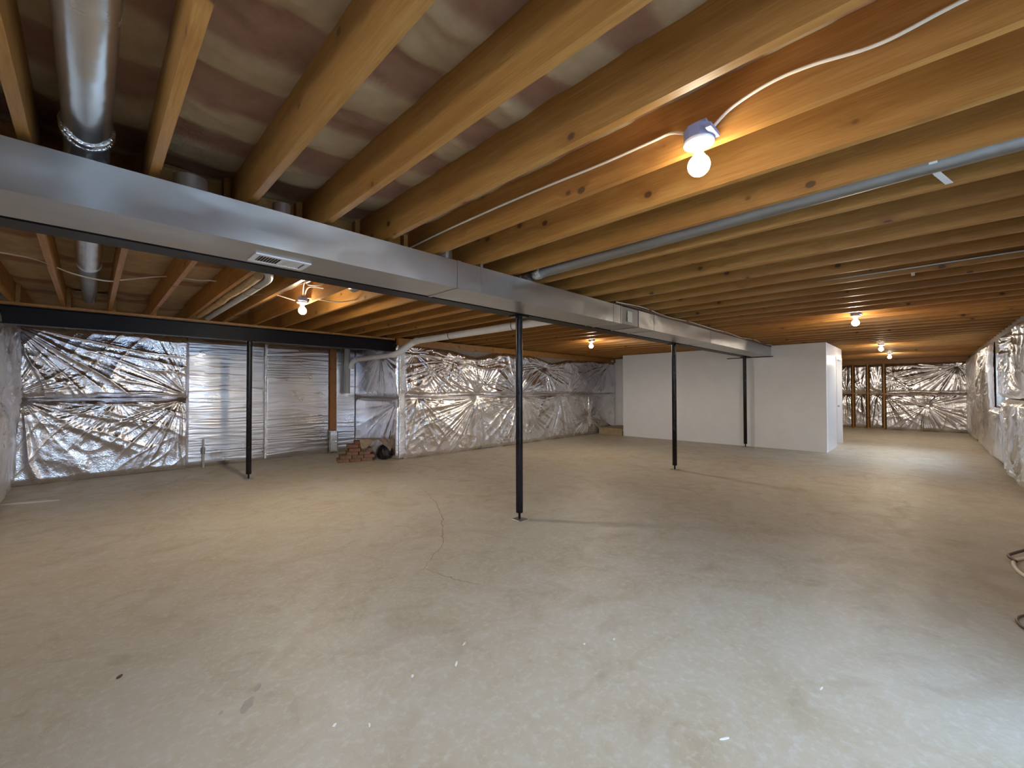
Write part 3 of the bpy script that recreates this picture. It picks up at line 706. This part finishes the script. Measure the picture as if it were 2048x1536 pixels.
# long foil wall
Lw = 12.28-XW-.12
foil('foil_blanket', (XW+.10, YW, Zs), (1, 0, 0), (0, 0, 1), (0, -1, 0), Lw, 1.075, .0095, 61, [(.25, .93, 1.3, 1.3), (1.25, .86, 1.4, 1.2), (1.9, .02, .9, 1.0), (3.25, .02, .9, 1.0), (4.3, .86, .9, 1.2), (5.3, .02, .6, .8), (7.4, .9, 1.0, .9)], 'crumple', MFO, 'long upper foil sheet of the middle wall, creases fanning from its staples', top=.16, amp=.95)
foil('foil_blanket', (XW+.10, YW, .004), (1, 0, 0), (0, 0, 1), (0, -1, 0), Lw, 1.24, .0095, 62, [(.3, 1.2, 1.0, 1.1), (1.9, 1.2, 1.3, 1.4), (3.3, 1.2, 1.1, 1.1), (5.0, 1.2, .9, .9), (6.3, .55, .45, 1.6)], 'crumple', MFD, 'long lower foil sheet of the middle wall, dusty near the floor', hem=.012, amp=.95)
# end wall: stud bays then big sheets
ew = [(2.20, 1.84), (1.78, 1.44), (1.38, 1.02)]
for i, (ya, yb) in enumerate(ew):
    for j, (z0, hh, ww) in enumerate(((.05, 1.16, 'lower'), (1.25, .98, 'upper'))):
        foil('foil_batt', (XE-.02, ya, z0), (0, -1, 0), (0, 0, 1), (-1, 0, 0), ya-yb, hh, .014, 70+i*2+j, [(.2, hh*(1-j), .7, 1.3)], 'crumple', MFO,
             ww+' foil faced batt in the '+('first', 'second', 'third')[i]+' stud bay from the partition, far wall', bulge=.02)
for i, y in enumerate((1.81, 1.41, .985)):
    o = MB().box(XE-.12, XE-.001, y-.02, y+.02, 0, 2.25).obj('wall_stud', MW, bevel=.003)
    tag(o, ('first', 'second', 'third')[i]+' wooden stud from the white partition on the far end wall', 'stud')
foil('foil_blanket', (XE-.02, .96, Zs), (0, -1, 0), (0, 0, 1), (-1, 0, 0), 1.9, .98, .013, 81, [(1.7, .85, 1.5, 1.6), (.2, .5, .5, .8)], 'crumple', MFO, 'upper foil sheet on the far end wall between studs and right corner', amp=1.2)
foil('foil_blanket', (XE-.02, .96, .004), (0, -1, 0), (0, 0, 1), (-1, 0, 0), 1.9, 1.2, .013, 82, [(1.0, .85, .9, 1.5), (0, 1.2, .8, 1)], 'crumple', MFO, 'lower foil sheet on the far end wall between studs and right corner', hem=.04, amp=1.2)
MB2 = MB().box(XE-.10, XE-.001, -.98, 2.9, 2.25, ZJ-.004).obj('trim_3', MW2); struct(MB2)
# right wall
foil('foil_blanket', (12.56, YR, .03), (1, 0, 0), (0, 0, 1), (0, 1, 0), XE-12.56-.03, 2.27, .022, 91, [(1, 1.2, .8, 1), (2.4, 1.2, .8, 1), (4, 1.2, .8, 1), (.4, 2.1, 1, 1)], 'drape', MFR, 'far foil sheet on the right wall, between the window recess and end wall')
foil('foil_blanket', (6.6, YR, 1.22), (1, 0, 0), (0, 0, 1), (0, 1, 0), 10.84-6.6, 1.08, .011, 92, [(3.9, .9, 1.0, 1.3), (2.9, .95, .9, 1.3), (2.0, .1, .8, 1)], 'drape', MFR, 'upper crumpled foil sheet on the right wall, nearest the right picture edge', top=.06)
foil('foil_blanket', (6.6, YR, .02), (1, 0, 0), (0, 0, 1), (0, 1, 0), 10.84-6.6, 1.18, .011, 93, [(3.8, 1.15, .9, 1), (2.5, 1.15, .9, 1), (2.4, .1, .6, 1.4)], 'drape', MFR, 'lower draped foil sheet on the right wall, nearest the right picture edge', hem=.05)
foil('foil_blanket', (10.86, YR, .02), (1, 0, 0), (0, 0, 1), (0, 1, 0), 1.68, .99, .016, 94, [(.2, .9, .7, 1)], 'drape', MFR, 'foil sheet below the window recess of the right wall', hem=.04)
foil('foil_blanket', (2.85, YR, .02), (1, 0, 0), (0, 0, 1), (0, 1, 0), 6.58-2.85, 2.28, .05, 95, [], 'drape', MFR, 'foil sheet on the right wall beside the glazed door, outside the picture')

# ------------------------------------------------------------------ bricks and bag in the corner
rs = random.Random(5); bi = 0
brick = MB().box(-.10, .10, -.048, .048, 0, .064)
bm1 = brick.mesh('brick', MBRICK, bevel=.004); bm2 = brick.mesh('brick', MBRICK2, bevel=.004)
rows = ['bottom', 'second', 'third', 'fourth', 'fifth', 'top']
rot = math.radians(-18)
cnt = [(3, 3), (3, 3), (2, 3), (2, 3), (2, 2), (1, 2)]
for r_, (na_, nb_) in enumerate(cnt):
    row_dx = rs.uniform(-.006, .006)
    for i in range(na_):
        for j in range(nb_):
            lx = (i-(na_-1)/2)*.214+rs.uniform(-.004, .004)+row_dx+(.02 if r_ % 2 else -.02)+(.06 if na_ < 3 else 0); ly = (j-(nb_-1)/2)*.110+rs.uniform(-.002, .002)
            x = 3.625+lx*math.cos(rot)-ly*math.sin(rot); y = 7.86+lx*math.sin(rot)+ly*math.cos(rot)
            o = link('brick', bm1 if rs.random() < .6 else bm2, None, (x, y, r_*.0655+.0005)); o.rotation_euler = (0, 0, rot+rs.uniform(-.02, .02))
            tag(o, f'{"reddish" if o.data == bm1 else "brown"} brick in the {rows[r_]} course of the heap, ' + f'{("left", "middle", "right")[i] if na_ == 3 else ("left", "right")[i] if na_ == 2 else "centre"} column, {("front", "middle", "rear")[j] if nb_ == 3 else ("front", "rear")[j]}', 'brick', 'bricks heaped in the alcove corner')
def lump(name, c, r, sq, seed, mt, label, cat, sub=4, am=.25):
    bm = bmesh.new(); bmesh.ops.create_icosphere(bm, subdivisions=sub, radius=1)
    co = np.array([v.co[:] for v in bm.verts]); n = am*(ridge(co[:, 0]*2.2+co[:, 2], co[:, 1]*2.2-co[:, 2], seed)-.5)+am*.5*(ridge(co[:, 0]*5+co[:, 2]*3, co[:, 1]*5, seed+1)-.5)
    for v, k, q in zip(bm.verts, n, co):
        p = q*(1+k); v.co = (p[0]*r*sq[0], p[1]*r*sq[1], max(p[2]*r*sq[2], -r*sq[2]*.85))
    me = D.meshes.new(name); bm.to_mesh(me); bm.free(); me.materials.append(mt); me.polygons.foreach_set('use_smooth', [True]*len(me.polygons))
    o = link(name, me, None, c); return tag(o, label, cat)
lump('plastic_bag', (4.085, 7.66, .13), .15, (.62, 1.05, .92), 3, MBAG, 'slumped black plastic bag leaning against the bricks by the foil corner', 'bag')
# brown sheet thrown over bricks and bag
nx, ny = 40, 24; mb = MB()
for i in range(nx+1):
    for j in range(ny+1):
        u, v = i/nx, j/ny
        x = 3.60+u*.62; y = 7.56+v*.34; fold = float(ridge(np.array(u*4.1), np.array(v*2.2), 9))
        z = .425 - .05*u + .02*fold - max(0, .25-v)*(.35+.35*math.sin(u*7+1)) - max(0, u-.85)*.5
        mb.v.append((x, y-.0*u, z))
for i in range(nx):
    for j in range(ny): a = i*(ny+1)+j; mb.f.append((a, a+ny+1, a+ny+2, a+1))
o = mb.obj('paper_sheet', MCLOTH, smooth=True); md = o.modifiers.new('s', 'SOLIDIFY'); md.thickness = .003
tag(o, 'crumpled brown paper sheet lying over the bricks and black bag', 'sheet')

# ------------------------------------------------------------------ cables and litter on the floor
cable([(5.9, -.90, .02), (5.5, -.70, .015), (5.25, -.545, .012), (5.12, -.485, .012), (4.95, -.47, .012), (4.75, -.50, .012), (4.5, -.62, .012), (4.3, -.85, .02)], .012, 'white cable loop on the floor at the right edge of the picture')
cable([(6.0, -.86, .04), (5.6, -.66, .04), (5.3, -.51, .034), (5.17, -.46, .030), (5.08, -.49, .02)], .011, 'dark cable end lying on the white cable at the right edge', MCABLED)
cable([(4.3, -.80, .01), (4.05, -.50, .008), (3.90, -.385, .008), (3.78, -.37, .008), (3.72, -.41, .008), (3.8, -.55, .008), (4.0, -.75, .01)], .007, 'thin brown cord loop on the floor at the lower right edge', MCABLED)
# floor cracks (thin dirt lines) as parts of the floor
def strip(pts, w, name, mt, z=.0006, parent=FLOOR):
    mb = MB(); P = [Vector((x, y, 0)) for x, y in pts]; n = len(P)
    for i, p in enumerate(P):
        t = (P[min(i+1, n-1)]-P[max(i-1, 0)]).normalized(); q = Vector((-t.y, t.x, 0)); ww = w*(.35+.65*math.sin(math.pi*(i+.5)/n))*(.7+.6*rs.random())
        mb.v += [tuple(p+q*ww+Vector((0, 0, z))), tuple(p-q*ww+Vector((0, 0, z)))]
    for i in range(n-1): mb.f.append((2*i, 2*i+1, 2*i+3, 2*i+2))
    return mb.obj(name, mt, parent)
def wiggle(a, b, n, am):
    a, b = Vector(a), Vector(b); t = (b-a).normalized(); q = Vector((-t.y, t.x)); return [tuple(a.lerp(b, i/n)+q*rs.uniform(-am, am)) for i in range(n+1)]
strip(wiggle((3.30, 5.10), (2.95, 4.2), 14, .014)+wiggle((2.93, 4.18), (2.61, 3.61), 12, .012)+wiggle((2.59, 3.6), (2.23, 3.08), 12, .012)+wiggle((2.22, 3.06), (1.77, 2.71), 12, .014), .0042, 'crack', MCRACK)
strip(wiggle((1.80, 2.72), (1.86, 2.41), 10, .012)+wiggle((1.87, 2.40), (1.93, 2.22), 6, .01), .0038, 'crack', MCRACK)
def chip(x, y, L, w, a, mt=MCHIP, label='', group=None, cat='debris'):
    mb = MB(); pr = []
    for k in range(9):
        t = 2*math.pi*k/9; pr.append((L*math.cos(t)*rs.uniform(.75, 1.1), w*math.sin(t)*rs.uniform(.7, 1.2)))
    o = mb.prism(pr, 0, .004, 'z').obj('paint_chip' if mt == MCHIP else 'wood_splinter', mt, None, loc=(x, y, .0005)); o.rotation_euler = (0, 0, a)
    tag(o, label, cat, group)
CH = [(1.29, 1.67, .022, .005, .7, 'slender white plaster sliver, left one of the pair in the middle foreground'), (1.42, 1.77, .018, .004, .4, 'slender white plaster sliver, upper one of the middle foreground pair'),
      (1.09, 1.75, .010, .006, .5, 'small white plaster crumb left of the pale slivers'), (1.87, 1.31, .009, .006, 0, 'white plaster crumb right of centre in the foreground'),
      (2.02, 1.22, .007, .005, 0, 'tiny white plaster crumb just right of the centre crumb'), (1.75, .57, .024, .004, -.6, 'long white plaster sliver near the bottom edge, right of centre'),
      (.71, 1.72, .009, .006, .3, 'white plaster crumb near the bottom, left of centre'), (.81, 1.62, .010, .004, 1.2, 'small white plaster flake at the bottom, beside the left crumb'),
      (2.35, .35, .016, .003, -.2, 'thin white plaster sliver in the bright lower right floor')]
for x, y, L, w, a, lb in CH: chip(x, y, L, w, a, MCHIP, lb, 'plaster crumbs on the floor')
chip(.11, 2.74, .018, .008, .9, MCABLED, 'dark brown wood splinter on the lower left floor')
# footprint marks and a painted streak of light, flat on the slab
def blot(cx, cy, L, w, a, name, mt):
    mb = MB(); n = 18; c, s_ = math.cos(a), math.sin(a); mb.v.append((cx, cy, .0008))
    for k in range(n):
        t = 2*math.pi*k/n; p, q = L*math.cos(t)*rs.uniform(.9, 1.08), w*math.sin(t)*rs.uniform(.85, 1.12)
        mb.v.append((cx+p*c-q*s_, cy+p*s_+q*c, .0008))
    for k in range(n): mb.f.append((0, 1+k, 1+(k+1) % n))
    return mb.obj(name, mt, FLOOR)
blot(.49, 2.10, .05, .022, 1.0, 'damp_mark', MPRINT); blot(.55, 2.19, .03, .014, 1.0, 'damp_mark', MPRINT); blot(.40, 2.13, .014, .008, 1.0, 'damp_mark', MPRINT)
blot(-.50, 7.79, .29, .06, -.38, 'light_streak', MSTREAK)  # pale patch painted in place of a streak of light
MB().box(11.85, 11.93, YW-.20, YW-.14, 2.27, 2.32).obj('pipe_end_cap', MPVC, D.objects['trim_1'], bevel=.015)  # small white cap of a pipe end through the rim
# strip painted black as the cutout shadow where the beam and duct enter the partition
MB().box(BX-.012, BX-.001, 2.50, 3.50, 2.128, 2.146).obj('opening_shadow', MDARK, D.objects['wall_partition_front'])
